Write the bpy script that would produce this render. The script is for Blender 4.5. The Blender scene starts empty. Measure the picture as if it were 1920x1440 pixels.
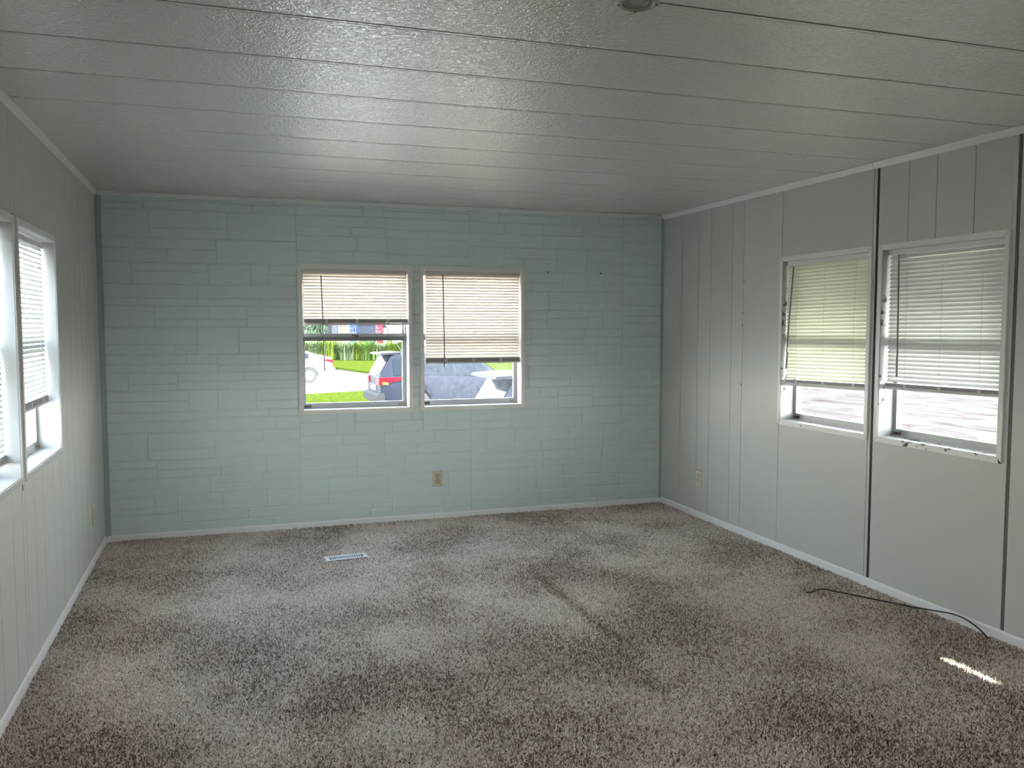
import bpy, bmesh, math, random
from mathutils import Vector, Matrix, noise

S = bpy.context.scene
COL = S.collection
random.seed(7)

# ------------------------------------------------------------------ room size, camera
W, H = 3.916, 2.2
YR = -10.0                       # rear wall, behind the camera
GZ = -1.0                        # ground outside, below floor level
cam_data = bpy.data.cameras.new('camera')
cam = bpy.data.objects.new('camera', cam_data); COL.objects.link(cam)
YAW, PITCH = 0.321196, -0.068206
fw = Vector((math.sin(YAW) * math.cos(PITCH), math.cos(YAW) * math.cos(PITCH), math.sin(PITCH)))
rt = Vector((math.cos(YAW), -math.sin(YAW), 0)); up = rt.cross(fw)
M = Matrix((rt, up, -fw)).transposed().to_4x4()
M.translation = Vector((0.74673, -5.88104, 1.37158))
cam.matrix_world = M
cam_data.sensor_width = 36.0
cam_data.lens = 1613.08 / 1920 * 36
cam_data.clip_start = 0.05; cam_data.clip_end = 500
S.camera = cam

# ------------------------------------------------------------------ exposure
S.view_settings.view_transform = 'Standard'
S.view_settings.look = 'None'
S.view_settings.gamma = 1.0
S.view_settings.use_curve_mapping = False
S.view_settings.exposure = 0.50

# ------------------------------------------------------------------ sky, sun, added fill light behind the camera
SKY, SUN, REAR_FILL = 24.0, 32.0, 60.0
w = bpy.data.worlds.new('world'); S.world = w; w.use_nodes = True
nt = w.node_tree; nt.nodes.clear()
out = nt.nodes.new('ShaderNodeOutputWorld'); bg = nt.nodes.new('ShaderNodeBackground')
tc = nt.nodes.new('ShaderNodeTexCoord'); sx = nt.nodes.new('ShaderNodeSeparateXYZ'); cr = nt.nodes.new('ShaderNodeValToRGB')
cr.color_ramp.elements[0].position = 0.0; cr.color_ramp.elements[0].color = (1.0, 0.97, 0.925, 1)
cr.color_ramp.elements[1].position = 0.8; cr.color_ramp.elements[1].color = (0.20, 0.28, 0.40, 1)
cre = cr.color_ramp.elements.new(0.3); cre.color = (0.52, 0.58, 0.66, 1)
nt.links.new(tc.outputs['Generated'], sx.inputs[0]); nt.links.new(sx.outputs['Z'], cr.inputs[0])
nt.links.new(cr.outputs[0], bg.inputs[0]); nt.links.new(bg.outputs[0], out.inputs[0])
bg.inputs[1].default_value = SKY

sd = bpy.data.lights.new('sun', 'SUN'); sun = bpy.data.objects.new('sun', sd); COL.objects.link(sun)
sd.energy = SUN; sd.angle = math.radians(0.6); sd.color = (1.0, 0.96, 0.9)
TOSUN = Vector((0.47, -0.35, 1.0)).normalized()
sun.rotation_euler = TOSUN.to_track_quat('Z', 'Y').to_euler(); sun.location = (8, -6, 14)

ad = bpy.data.lights.new('rear_fill_light', 'AREA'); al = bpy.data.objects.new('rear_fill_light', ad); COL.objects.link(al)  # unseen fill light added behind the camera to brighten the room
ad.shape = 'RECTANGLE'; ad.size = 1.6; ad.size_y = 1.0; ad.energy = REAR_FILL; ad.color = (1.0, 0.97, 0.92)
al.location = (W / 2, -8.2, H - 0.03)

# ------------------------------------------------------------------ material helpers
def mat(name):
    m = bpy.data.materials.new(name); m.use_nodes = True
    n = m.node_tree; b = n.nodes['Principled BSDF']
    return m, n, b

def nd(n, t, **k):
    x = n.nodes.new(t)
    for a, v in k.items(): setattr(x, a, v)
    return x

def noise_bump(n, b, scale, strength, dist=0.002, detail=3, distort=0.0, coord='Object', stretch=None):
    t = nd(n, 'ShaderNodeTexCoord'); src = t.outputs[coord]
    if stretch:
        mp = nd(n, 'ShaderNodeMapping'); mp.inputs['Scale'].default_value = stretch
        n.links.new(src, mp.inputs[0]); src = mp.outputs[0]
    z = nd(n, 'ShaderNodeTexNoise'); z.inputs['Scale'].default_value = scale
    z.inputs['Detail'].default_value = detail; z.inputs['Distortion'].default_value = distort
    n.links.new(src, z.inputs['Vector'])
    bp = nd(n, 'ShaderNodeBump'); bp.inputs['Strength'].default_value = strength; bp.inputs['Distance'].default_value = dist
    n.links.new(z.outputs[0], bp.inputs['Height']); n.links.new(bp.outputs[0], b.inputs['Normal'])
    return z, src

def plain(name, col, rough=0.5, metal=0.0, spec=0.5, bump=None, var=0.0, vscale=6.0):
    m, n, b = mat(name)
    b.inputs['Roughness'].default_value = rough; b.inputs['Metallic'].default_value = metal
    b.inputs['Specular IOR Level'].default_value = spec
    b.inputs['Base Color'].default_value = (*col, 1)
    if bump: noise_bump(n, b, *bump)
    if var:
        t = nd(n, 'ShaderNodeTexCoord'); z = nd(n, 'ShaderNodeTexNoise'); z.inputs['Scale'].default_value = vscale; z.inputs['Detail'].default_value = 5
        n.links.new(t.outputs['Object'], z.inputs['Vector'])
        r = nd(n, 'ShaderNodeValToRGB')
        r.color_ramp.elements[0].position = 0.3; r.color_ramp.elements[1].position = 0.7
        r.color_ramp.elements[0].color = (*[c * (1 - var) for c in col], 1); r.color_ramp.elements[1].color = (*[min(1, c * (1 + var)) for c in col], 1)
        n.links.new(z.outputs[0], r.inputs[0]); n.links.new(r.outputs[0], b.inputs['Base Color'])
    return m

def chipped(name, col, amount):
    m, n, b = mat(name); b.inputs['Roughness'].default_value = 0.42
    t = nd(n, 'ShaderNodeTexCoord'); z = nd(n, 'ShaderNodeTexNoise'); z.inputs['Scale'].default_value = 22; z.inputs['Detail'].default_value = 6; z.inputs['Roughness'].default_value = 0.65
    n.links.new(t.outputs['Object'], z.inputs['Vector'])
    r = nd(n, 'ShaderNodeValToRGB'); e = r.color_ramp.elements
    e[0].position = amount; e[0].color = (0.06, 0.045, 0.035, 1); e[1].position = amount + 0.012; e[1].color = (*col, 1)
    n.links.new(z.outputs[0], r.inputs[0]); n.links.new(r.outputs[0], b.inputs['Base Color'])
    return m

def glass(name, haze=0.0):
    m = bpy.data.materials.new(name); m.use_nodes = True; n = m.node_tree; n.nodes.clear()
    o = nd(n, 'ShaderNodeOutputMaterial'); tr = nd(n, 'ShaderNodeBsdfTransparent'); gl = nd(n, 'ShaderNodeBsdfGlossy')
    tr.inputs[0].default_value = (0.93, 0.95, 0.94, 1); gl.inputs['Roughness'].default_value = 0.02
    lw = nd(n, 'ShaderNodeLayerWeight'); lw.inputs[0].default_value = 0.5
    pw = nd(n, 'ShaderNodeMath', operation='POWER'); pw.inputs[1].default_value = 5.0; n.links.new(lw.outputs['Facing'], pw.inputs[0])
    fr = nd(n, 'ShaderNodeMath', operation='MULTIPLY_ADD'); fr.inputs[1].default_value = 0.7; fr.inputs[2].default_value = 0.025; n.links.new(pw.outputs[0], fr.inputs[0])
    mx = nd(n, 'ShaderNodeMixShader'); n.links.new(fr.outputs[0], mx.inputs[0]); n.links.new(tr.outputs[0], mx.inputs[1]); n.links.new(gl.outputs[0], mx.inputs[2])
    last = mx
    if haze:
        tl = nd(n, 'ShaderNodeBsdfTranslucent'); tl.inputs[0].default_value = (0.9, 0.9, 0.9, 1)
        t = nd(n, 'ShaderNodeTexCoord'); z = nd(n, 'ShaderNodeTexNoise'); z.inputs['Scale'].default_value = 35; z.inputs['Detail'].default_value = 6
        n.links.new(t.outputs['Object'], z.inputs['Vector'])
        r = nd(n, 'ShaderNodeMapRange'); r.inputs['From Min'].default_value = 0.3; r.inputs['From Max'].default_value = 0.75
        r.inputs['To Min'].default_value = haze * 0.4; r.inputs['To Max'].default_value = haze * 1.6
        n.links.new(z.outputs[0], r.inputs[0])
        m2 = nd(n, 'ShaderNodeMixShader'); n.links.new(r.outputs[0], m2.inputs[0]); n.links.new(mx.outputs[0], m2.inputs[1]); n.links.new(tl.outputs[0], m2.inputs[2])
        last = m2
    n.links.new(last.outputs[0], o.inputs[0])
    return m

def slatmat(name, col, trans=0.35):
    m = bpy.data.materials.new(name); m.use_nodes = True; n = m.node_tree; n.nodes.clear()
    o = nd(n, 'ShaderNodeOutputMaterial'); df = nd(n, 'ShaderNodeBsdfDiffuse'); tl = nd(n, 'ShaderNodeBsdfTranslucent'); gl = nd(n, 'ShaderNodeBsdfGlossy')
    df.inputs[0].default_value = (*col, 1); tl.inputs[0].default_value = (*col, 1); gl.inputs['Roughness'].default_value = 0.4
    a = nd(n, 'ShaderNodeMixShader'); a.inputs[0].default_value = trans
    n.links.new(df.outputs[0], a.inputs[1]); n.links.new(tl.outputs[0], a.inputs[2])
    b = nd(n, 'ShaderNodeMixShader'); b.inputs[0].default_value = 0.04
    n.links.new(a.outputs[0], b.inputs[1]); n.links.new(gl.outputs[0], b.inputs[2]); n.links.new(b.outputs[0], o.inputs[0])
    return m

BLUE = (0.66, 0.745, 0.73); GREY = (0.60, 0.605, 0.56)
MAT = {}
MAT['stone'] = plain('pale_blue_paint_stone', BLUE, 0.42, spec=0.4, bump=(55, 0.35, 0.0025, 5, 0.4))
MAT['blue'] = plain('pale_blue_paint', BLUE, 0.45, spec=0.4)
MAT['grey'] = plain('grey_green_wall_paint', GREY, 0.38, spec=0.45, bump=(25, 0.12, 0.001, 4))
MAT['groove'] = plain('groove_dark_paint', (0.13, 0.13, 0.12), 0.8)
MAT['white'] = plain('white_trim_paint', (0.84, 0.835, 0.80), 0.35, bump=(40, 0.1, 0.001))
MAT['base'] = plain('white_baseboard_vinyl', (0.88, 0.875, 0.86), 0.35)
MAT['bluetrim'] = plain('blue_white_trim_paint', (0.78, 0.80, 0.77), 0.4)
MAT['chipj'] = chipped('shaded_jamb_paint_chipped', (0.46, 0.46, 0.45), 0.39)  # chipped white paint, darkened for the shade on the left jambs
MAT['chip1'] = chipped('white_paint_chipped', (0.84, 0.835, 0.80), 0.335)
MAT['chip2'] = chipped('white_paint_badly_chipped', (0.84, 0.835, 0.80), 0.40)
MAT['alu'] = plain('dull_aluminium', (0.36, 0.36, 0.35), 0.5, 0.35, bump=(30, 0.1, 0.001))
MAT['alud'] = plain('dark_aluminium', (0.17, 0.175, 0.175), 0.55, 0.3)  # darker metal for the meeting rail
MAT['glass'] = glass('window_glass'); MAT['dirty'] = glass('dusty_window_glass', 0.011)
MAT['latch'] = plain('dark_latch', (0.05, 0.045, 0.04), 0.5)
MAT['latchb'] = plain('brown_latch', (0.30, 0.24, 0.18), 0.5)
MAT['cream'] = slatmat('ground_tinted_cream_slat', (0.84, 0.745, 0.65), 0.038)  # cream vinyl, with pinkish light off the ground put into its colour
MAT['ivory'] = slatmat('white_vinyl_slat', (0.76, 0.77, 0.73), 0.064)
MAT['tree_tinted'] = slatmat('tree_tinted_vinyl_slat', (0.80, 0.80, 0.65), 0.115)  # white vinyl, with yellow-green tree light put into its colour
MAT['dimmed'] = plain('dimmed_white_paint', (0.50, 0.50, 0.49), 0.45)  # white paint darkened to offset the strong window light on it
MAT['casing'] = plain('off_white_casing_paint', (0.80, 0.78, 0.74), 0.4)
MAT['rail'] = plain('blind_rail', (0.62, 0.59, 0.55), 0.45)
MAT['stack'] = plain('stacked_slats', (0.30, 0.285, 0.265), 0.5)  # slat colour darkened to stand in for the stack's backlit shade
MAT['wand'] = plain('clear_grey_wand', (0.16, 0.155, 0.15), 0.25)
MAT['cord'] = plain('cord_white', (0.75, 0.74, 0.70), 0.7)
MAT['almond'] = plain('almond_plastic', (0.62, 0.55, 0.41), 0.35)
MAT['almondd'] = plain('almond_plastic_receptacle', (0.50, 0.44, 0.32), 0.4)
MAT['ivoryp'] = plain('ivory_plastic', (0.75, 0.69, 0.54), 0.35)
MAT['dark'] = plain('dark_hole', (0.015, 0.014, 0.013), 0.7)
MAT['vent'] = plain('white_enamel', (0.85, 0.86, 0.88), 0.35)
MAT['cable'] = plain('black_cable', (0.008, 0.008, 0.009), 0.35)
MAT['brass'] = plain('cable_metal_tip', (0.12, 0.11, 0.10), 0.35, 0.8)
MAT['fix'] = plain('painted_metal_ring', (0.42, 0.41, 0.37), 0.35)

# ceiling: glossy stippled paint
m, n, b = mat('stippled_ceiling_paint'); b.inputs['Base Color'].default_value = (0.88, 0.845, 0.795, 1)
b.inputs['Roughness'].default_value = 0.30; b.inputs['Specular IOR Level'].default_value = 1.0
b.inputs['Coat Weight'].default_value = 1.0; b.inputs['Coat Roughness'].default_value = 0.17; b.inputs['Coat IOR'].default_value = 2.1
z, _ = noise_bump(n, b, 62, 1.0, 0.0042, 2.5, 1.4)
n.links.new([x for x in n.nodes if x.type == 'BUMP'][0].outputs[0], b.inputs['Coat Normal'])
MAT['ceil'] = m
MAT['ceilstrip'] = plain('ceiling_joint_strip', (0.84, 0.815, 0.75), 0.38)

# ------------------------------------------------------------------ mesh helpers
class MB:
    def __init__(s): s.v = []; s.f = []; s.m = []
    def add(s, vs, fs, mi=0):
        o = len(s.v); s.v += [tuple(v) for v in vs]; s.f += [tuple(i + o for i in f) for f in fs]; s.m += [mi] * len(fs); return s
    def box(s, x0, x1, y0, y1, z0, z1, mi=0):
        if x1 < x0: x0, x1 = x1, x0
        if y1 < y0: y0, y1 = y1, y0
        if z1 < z0: z0, z1 = z1, z0
        return s.add([(x0, y0, z0), (x1, y0, z0), (x1, y1, z0), (x0, y1, z0), (x0, y0, z1), (x1, y0, z1), (x1, y1, z1), (x0, y1, z1)],
                     [(0, 3, 2, 1), (4, 5, 6, 7), (0, 1, 5, 4), (1, 2, 6, 5), (2, 3, 7, 6), (3, 0, 4, 7)], mi)
    def prism(s, prof, a, b, fn, mi=0):
        """closed 2-D profile swept from a to b; fn(p, q, t) -> xyz"""
        k = len(prof); vs = [fn(p, q, a) for p, q in prof] + [fn(p, q, b) for p, q in prof]
        fs = [(i, (i + 1) % k, k + (i + 1) % k, k + i) for i in range(k)] + [tuple(range(k))[::-1], tuple(range(k, 2 * k))]
        return s.add(vs, fs, mi)
    def tube(s, pts, r, seg=8, mi=0, cap=True):
        pts = [Vector(p) for p in pts]; rr = r if isinstance(r, (list, tuple)) else [r] * len(pts)
        vs = []; fs = []; ref = Vector((0.31, 0.17, 0.93))
        for i, p in enumerate(pts):
            t = (pts[min(i + 1, len(pts) - 1)] - pts[max(i - 1, 0)]).normalized()
            a = t.cross(ref)
            if a.length < 1e-3: a = t.cross(Vector((1, 0, 0)))
            a.normalize(); c = t.cross(a)
            for k in range(seg):
                g = 2 * math.pi * k / seg; vs.append(p + rr[i] * (math.cos(g) * a + math.sin(g) * c))
        for i in range(len(pts) - 1):
            for k in range(seg):
                fs.append((i * seg + k, i * seg + (k + 1) % seg, (i + 1) * seg + (k + 1) % seg, (i + 1) * seg + k))
        if cap: fs += [tuple(range(seg))[::-1], tuple(range((len(pts) - 1) * seg, len(pts) * seg))]
        return s.add(vs, fs, mi)
    def lathe(s, prof, seg=32, axis='z', c=(0, 0, 0), mi=0, close=False):
        vs = []; fs = []; k = len(prof)
        for j in range(seg):
            g = 2 * math.pi * j / seg
            for r, h in prof:
                a, b_ = r * math.cos(g), r * math.sin(g)
                p = (a, b_, h) if axis == 'z' else ((a, h, b_) if axis == 'y' else (h, a, b_))
                vs.append((p[0] + c[0], p[1] + c[1], p[2] + c[2]))
        for j in range(seg):
            for i in range(k if close else k - 1):
                i2 = (i + 1) % k; j2 = (j + 1) % seg
                fs.append((j * k + i, j * k + i2, j2 * k + i2, j2 * k + i))
        return s.add(vs, fs, mi)
    def mesh(s, name, mats, smooth=False):
        me = bpy.data.meshes.new(name); me.from_pydata(s.v, [], s.f)
        for x in (mats if isinstance(mats, (list, tuple)) else [mats]): me.materials.append(x)
        for p, i in zip(me.polygons, s.m): p.material_index = i
        bm = bmesh.new(); bm.from_mesh(me); bmesh.ops.recalc_face_normals(bm, faces=bm.faces); bm.to_mesh(me); bm.free()
        if smooth:
            for p in me.polygons: p.use_smooth = True
            me.set_sharp_from_angle(angle=math.radians(smooth if smooth > 1 else 35))
        return me
    def obj(s, name, mats, parent=None, smooth=False, loc=None):
        return link(name, s.mesh(name, mats, smooth), parent, loc)

def link(name, me, parent=None, loc=None):
    o = bpy.data.objects.new(name, me); COL.objects.link(o)
    if parent: o.parent = parent
    if loc: o.location = loc
    return o
def tag(o, label=None, cat=None, group=None, kind=None):
    if label: o['label'] = label
    if cat: o['category'] = cat
    if group: o['group'] = group
    if kind: o['kind'] = kind
    return o
def empty(name, loc=(0, 0, 0), rz=0.0):
    o = bpy.data.objects.new(name, None); COL.objects.link(o); o.location = loc; o.rotation_euler = (0, 0, rz); o.empty_display_size = 0.1; return o
def chamfer_box(x0, x1, y0, y1, z0, z1, c, face='-y'):
    """box with its room-side edges chamfered; -y is the room side"""
    mb = MB()
    mb.add([(x0, y1, z0), (x1, y1, z0), (x1, y1, z1), (x0, y1, z1),
            (x0, y0 + c, z0), (x1, y0 + c, z0), (x1, y0 + c, z1), (x0, y0 + c, z1),
            (x0 + c, y0, z0 + c), (x1 - c, y0, z0 + c), (x1 - c, y0, z1 - c), (x0 + c, y0, z1 - c)],
           [(0, 1, 2, 3), (0, 4, 5, 1), (1, 5, 6, 2), (2, 6, 7, 3), (3, 7, 4, 0), (4, 8, 9, 5), (5, 9, 10, 6), (6, 10, 11, 7), (7, 11, 8, 4), (8, 11, 10, 9)])
    return mb

# ------------------------------------------------------------------ walls with window openings
Z0, Z1 = 0.776, 1.777            # outer edge of the window casings
CW = 0.024                       # casing width
WT = 0.13                        # wall thickness
BACKW = [(1.207, 1.977), (2.028, 2.797)]
RIGHTW = [(-2.243, -1.474), (-3.062, -2.292), (-3.865, -3.44)]     # in y; the last is an added unseen window for the sun streak
LEFTW = [(-2.210, -1.425), (-3.025, -2.250)]

def slab_with_holes(u0, u1, holes, fn):
    """wall slab from u0 to u1 (along the wall) with window openings; fn(u,d,z)->xyz, d=0 inner face"""
    mb = MB(); cuts = sorted(holes); cur = u0
    def bx(a, b_, za, zb):
        mb.add([fn(a, 0, za), fn(b_, 0, za), fn(b_, WT, za), fn(a, WT, za), fn(a, 0, zb), fn(b_, 0, zb), fn(b_, WT, zb), fn(a, WT, zb)],
               [(0, 3, 2, 1), (4, 5, 6, 7), (0, 1, 5, 4), (1, 2, 6, 5), (2, 3, 7, 6), (3, 0, 4, 7)])
    for a, b_ in cuts:
        a += CW; b_ -= CW
        bx(cur, a, -0.05, H + 0.06); bx(a, b_, -0.05, Z0 + CW); bx(a, b_, Z1 - CW, H + 0.06); cur = b_
    bx(cur, u1, -0.05, H + 0.06)
    return mb

fn_back = lambda u, d, z: (u, d, z)
fn_right = lambda u, d, z: (W + d, u, z)
fn_left = lambda u, d, z: (-d, u, z)
wall_back = tag(slab_with_holes(-WT, W + WT, BACKW, fn_back).obj('wall_back', MAT['blue']), kind='structure')
wall_right = tag(slab_with_holes(YR, 0, RIGHTW, fn_right).obj('wall_right', MAT['groove']), kind='structure')
wall_left = tag(slab_with_holes(YR, 0, LEFTW, fn_left).obj('wall_left', MAT['groove']), kind='structure')
mb = MB(); mb.box(-WT, W + WT, YR - .1, YR, -0.05, H + .06)
tag(mb.obj('wall_rear', MAT['grey']), kind='structure')

# roof and eaves
mb = MB(); mb.box(-0.45, W + 0.45, YR - 0.4, 0.5, H + 0.10, H + 0.2)
tag(mb.obj('roof', plain('white_roof', (0.6, 0.6, 0.58), 0.6)), kind='structure')

# ---- grooved wall panelling: every board between two grooves is a piece
def board(fn, u0, u1, z0, z1, parent, mt='grey', t=0.006, g=0.0016, bev=0.0010):
    a, b_ = u0 + g, u1 - g
    mb = MB()
    pts = [(a, 0, z0), (b_, 0, z0), (b_, 0, z1), (a, 0, z1), (a, -t + bev, z0), (b_, -t + bev, z0), (b_, -t + bev, z1), (a, -t + bev, z1),
           (a + bev, -t, z0), (b_ - bev, -t, z0), (b_ - bev, -t, z1), (a + bev, -t, z1)]
    mb.add([fn(*p) for p in pts], [(0, 1, 2, 3), (0, 4, 5, 1), (1, 5, 6, 2), (2, 6, 7, 3), (3, 7, 4, 0), (4, 8, 9, 5), (5, 9, 10, 6), (6, 10, 11, 7), (7, 11, 8, 4), (8, 11, 10, 9)])
    return mb.obj('panel', MAT[mt], parent)

def panelling(fn, edges, holes, parent):
    for u0, u1 in zip(edges[:-1], edges[1:]):
        u0, u1 = min(u0, u1), max(u0, u1)
        segs = [(u0, u1, 0.0, H)]
        for a, b_ in holes:
            new = []
            for (p, q, za, zb) in segs:
                if q <= a or p >= b_ or za >= Z1 or zb <= Z0: new.append((p, q, za, zb)); continue
                if p < a: new.append((p, a, za, zb))
                if q > b_: new.append((b_, q, za, zb))
                new.append((max(p, a), min(q, b_), za, Z0 + .004)); new.append((max(p, a), min(q, b_), Z1 - .004, zb))
            segs = new
        for (p, q, za, zb) in segs:
            if q - p > 0.006: board(fn, p, q, za, zb, parent, g=0.0016 if True else 0)

R_in = [(a + 0.004, b_ - 0.004) for a, b_ in RIGHTW]; L_in = [(a + 0.004, b_ - 0.004) for a, b_ in LEFTW]
# right wall: narrow boards by the corner, smooth sheet round the first window, boards only above the second
panelling(fn_right, [0.0, -0.29, -0.525, -0.686, -0.949, -1.079], [], wall_right)
panelling(fn_right, [-1.079, -2.262], R_in[:1], wall_right)
ed = [-2.276, -2.476, -2.649, -2.866, -3.062]
for u1, u0 in zip(ed[:-1], ed[1:]): board(fn_right, u0, u1, Z1 - .004, H, wall_right)
board(fn_right, -3.085, -2.276, 0, Z0 + .004, wall_right)
board(fn_right, -3.085, -3.058, Z0 + .004, H, wall_right); board(fn_right, -2.296, -2.276, Z0 + .004, Z1 - .004, wall_right)
panelling(fn_right, [-3.10, -3.30, -3.55, -3.7, -3.95, -4.2, -4.45, -4.6, -4.85, -5.1, -5.4], R_in[2:], wall_right)
board(fn_right, YR, -5.4, 0, H, wall_right)
# left wall
panelling(fn_left, [0.0, -0.22, -0.42, -0.545, -0.707, -0.874, -1.075, -1.252, -1.473, -1.64, -1.864, -2.04, -2.255, -2.415, -2.62, -2.83, -3.0, -3.2, -3.44], L_in, wall_left)
panelling(fn_left, [-3.44, -4.45, -5.5], L_in, wall_left); board(fn_left, YR, -5.5, 0, H, wall_left)
# the narrow dark seam strips between the window pairs
mb = MB(); mb.box(W - 0.005, W, -2.275, -2.263, 0.05, H - 0.03); mb.obj('seam_strip', MAT['dark'], wall_right)
mb = MB(); mb.box(W - 0.004, W, -3.099, -3.086, 0.05, H - 0.03); mb.obj('seam_strip', MAT['groove'], wall_right)
mb = MB(); mb.box(0, 0.0065, -2.242, -2.228, Z0 - .03, Z1 + .01); mb.obj('seam_strip', MAT['dark'], wall_left)

# ---- moulded stone blocks of the blue wall, each block a piece of its own
def ashlar():
    rnd = random.Random(21); out = []
    seams = [0.0, 1.203, 2.390, 3.570, W]
    for S0, S1 in zip(seams[:-1], seams[1:]):
        z = 0.03
        while z < H - 0.03:
            h = rnd.choice([0.115, 0.135, 0.155, 0.175]); h = min(h, H - z)
            if H - z - h < 0.08: h = H - z
            x = S0
            while x < S1 - 1e-4:
                wd = rnd.uniform(0.26, 0.72)
                if S1 - x - wd < 0.14: wd = S1 - x
                kind = rnd.random(); s = h * rnd.uniform(0.36, 0.64)
                if kind < 0.30:                  # a tall block next to split ones
                    bw = min(wd, rnd.uniform(0.11, 0.26)); tall = [(x, x + bw, z, z + h)]
                    if wd - bw > 0.1: tall += [(x + bw, x + wd, z, z + s), (x + bw, x + wd, z + s, z + h)]
                    if rnd.random() < .5: tall = [(2 * x + wd - q, 2 * x + wd - p, c, d) for p, q, c, d in tall]
                    out += tall
                elif kind < 0.42 and wd < 0.5: out.append((x, x + wd, z, z + h))
                else:
                    for za, zb in ((z, z + s), (z + s, z + h)):
                        c = x
                        while c < x + wd - 1e-4:
                            e = c + rnd.uniform(0.20, 0.60)
                            if x + wd - e < 0.12: e = x + wd
                            out.append((c, e, za, zb)); c = e
                x += wd
            z += h
    return out
blocks = []
def clip_blocks(bl, a, b_, za, zb):
    res = []
    for (p, q, r, s) in bl:
        if q <= a or p >= b_ or s <= za or r >= zb: res.append((p, q, r, s)); continue
        if p < a: res.append((p, a, r, s))
        if q > b_: res.append((b_, q, r, s))
        if r < za: res.append((max(p, a), min(q, b_), r, za))
        if s > zb: res.append((max(p, a), min(q, b_), zb, s))
    return res
bl = ashlar()
bl = [(max(p, 0.0), min(q, W), max(r, 0), min(s, H)) for p, q, r, s in bl if q > 0.02 and p < W - 0.02]
for a, b_ in BACKW: bl = clip_blocks(bl, a + .008, b_ - .008, Z0 + .008, Z1 - .008)
bl = [x for x in bl if x[1] - x[0] > 0.02 and x[3] - x[2] > 0.012]
bl.sort(key=lambda t: -(t[1] - t[0]) * (t[3] - t[2]))
rnd = random.Random(5)
def block_mesh(mb, p, q, r, s):
    g = 0.0022; c = 0.0030; t = rnd.uniform(0.0032, 0.0052)
    j = [rnd.uniform(-0.0022, 0.0022) for _ in range(4)]
    x0, x1, z0, z1 = p + g, q - g, r + g, s - g
    xm = (x0 + x1) / 2
    o = [(x0, z0 + j[0]), (xm, z0 + (j[0] + j[1]) / 2 + rnd.uniform(-.001, .001)), (x1, z0 + j[1]), (x1, z1 + j[2]), (xm, z1 + (j[2] + j[3]) / 2 + rnd.uniform(-.001, .001)), (x1 * 0 + x0, z1 + j[3])]
    inn = [(x0 + c, o[0][1] + c), (xm, o[1][1] + c), (x1 - c, o[2][1] + c), (x1 - c, o[3][1] - c), (xm, o[4][1] - c), (x0 + c, o[5][1] - c)]
    vs = [(x, 0.0, z) for x, z in o] + [(x, -t, z) for x, z in inn]
    fs = [tuple(range(6)), tuple(range(6, 12))[::-1]] + [(i, 6 + i, 6 + (i + 1) % 6, (i + 1) % 6) for i in range(6)]
    mb.add(vs, fs)
rest = MB()
for i, (p, q, r, s) in enumerate(bl):
    if i < 298:
        mb = MB(); block_mesh(mb, p, q, r, s); mb.obj('stone_block', MAT['stone'], wall_back)
    else: block_mesh(rest, p, q, r, s)
if rest.v: tag(rest.obj('small_stone_blocks', MAT['stone'], wall_back), kind='stuff')
for x, z in ((2.975, 1.755), (3.395, 1.755)):
    MB().lathe([(0.0, -0.0062), (0.006, -0.0056), (0.006, 0.0)], 10, 'y', (x, 0, z)).obj('nail_hole', MAT['latch'], wall_back)
for y, z in ((-1.085, 1.66), (-1.078, 1.45), (-1.078, 1.37), (-1.072, 0.99)):
    MB().lathe([(0.0, -0.0075), (0.005, -0.007), (0.005, 0.0)], 10, 'x', (W, y, z)).obj('nail_hole', MAT['latch'], wall_right)

# ---- trims
def strip(name, fn, u0, u1, prof, m, parent=None):
    mb = MB(); mb.prism(prof, u0, u1, lambda p, q, t: fn(t, -p, q)); return mb.obj(name, m, parent)
crown = [(0, H), (0.010, H), (0.014, H - 0.006), (0.014, H - 0.020), (0.010, H - 0.028), (0, H - 0.028)]
crown_s = [(0, H), (0.020, H), (0.022, H - 0.004), (0.010, H - 0.030), (0.007, H - 0.034), (0, H - 0.034)]
tag(strip('trim_1', fn_back, 0, W, crown, MAT['bluetrim']), kind='structure')
t2 = tag(strip('trim_2', fn_right, -2.235, -0.0, crown_s, MAT['white']), kind='structure')
strip('crown_length', fn_right, -5.4, -2.238, crown_s, MAT['white'], t2)
tag(strip('trim_3', fn_left, -5.6, 0.0, crown_s, MAT['white']), kind='structure')
bprof = [(0, 0.0), (0.012, 0.0), (0.012, 0.043), (0.010, 0.050), (0.006, 0.053), (0, 0.054)]
bprofb = [(p, q * 0.86) for p, q in bprof]
tag(strip('baseboard_back', fn_back, 0.0, 2.118, bprofb, MAT['base']), kind='structure')
strip('baseboard_length', fn_back, 2.120, W, bprofb, MAT['base'], bpy.data.objects['baseboard_back'])
tag(strip('baseboard_right', fn_right, YR, 0.0, bprof, MAT['base']), kind='structure')
tag(strip('baseboard_left', fn_left, YR, -2.30, bprof, MAT['base']), kind='structure')
strip('baseboard_length', fn_left, -2.297, 0.0, bprof, MAT['base'], bpy.data.objects['baseboard_left'])
def corner(name, x, sgn, wx, wy, m):
    mb = MB(); pr = [(0, 0), (wx, 0), (wx, -0.006), (wx * 0.45, -wy * 0.5), (0.006, -wy), (0, -wy)]
    mb.prism([(x + sgn * a, b_) for a, b_ in pr], 0.04, H - 0.025, lambda p, q, t: (p, q, t)); return tag(mb.obj(name, m), kind='structure')
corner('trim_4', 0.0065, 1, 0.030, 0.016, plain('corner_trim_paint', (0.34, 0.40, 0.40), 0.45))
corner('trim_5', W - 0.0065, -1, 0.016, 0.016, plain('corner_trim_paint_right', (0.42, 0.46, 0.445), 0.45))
mb = MB(); mb.box(0.0, 0.0064, -0.010, 0.0, 0.04, H - 0.03); tag(mb.obj('trim_6', MAT['dark']), kind='structure')

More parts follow.
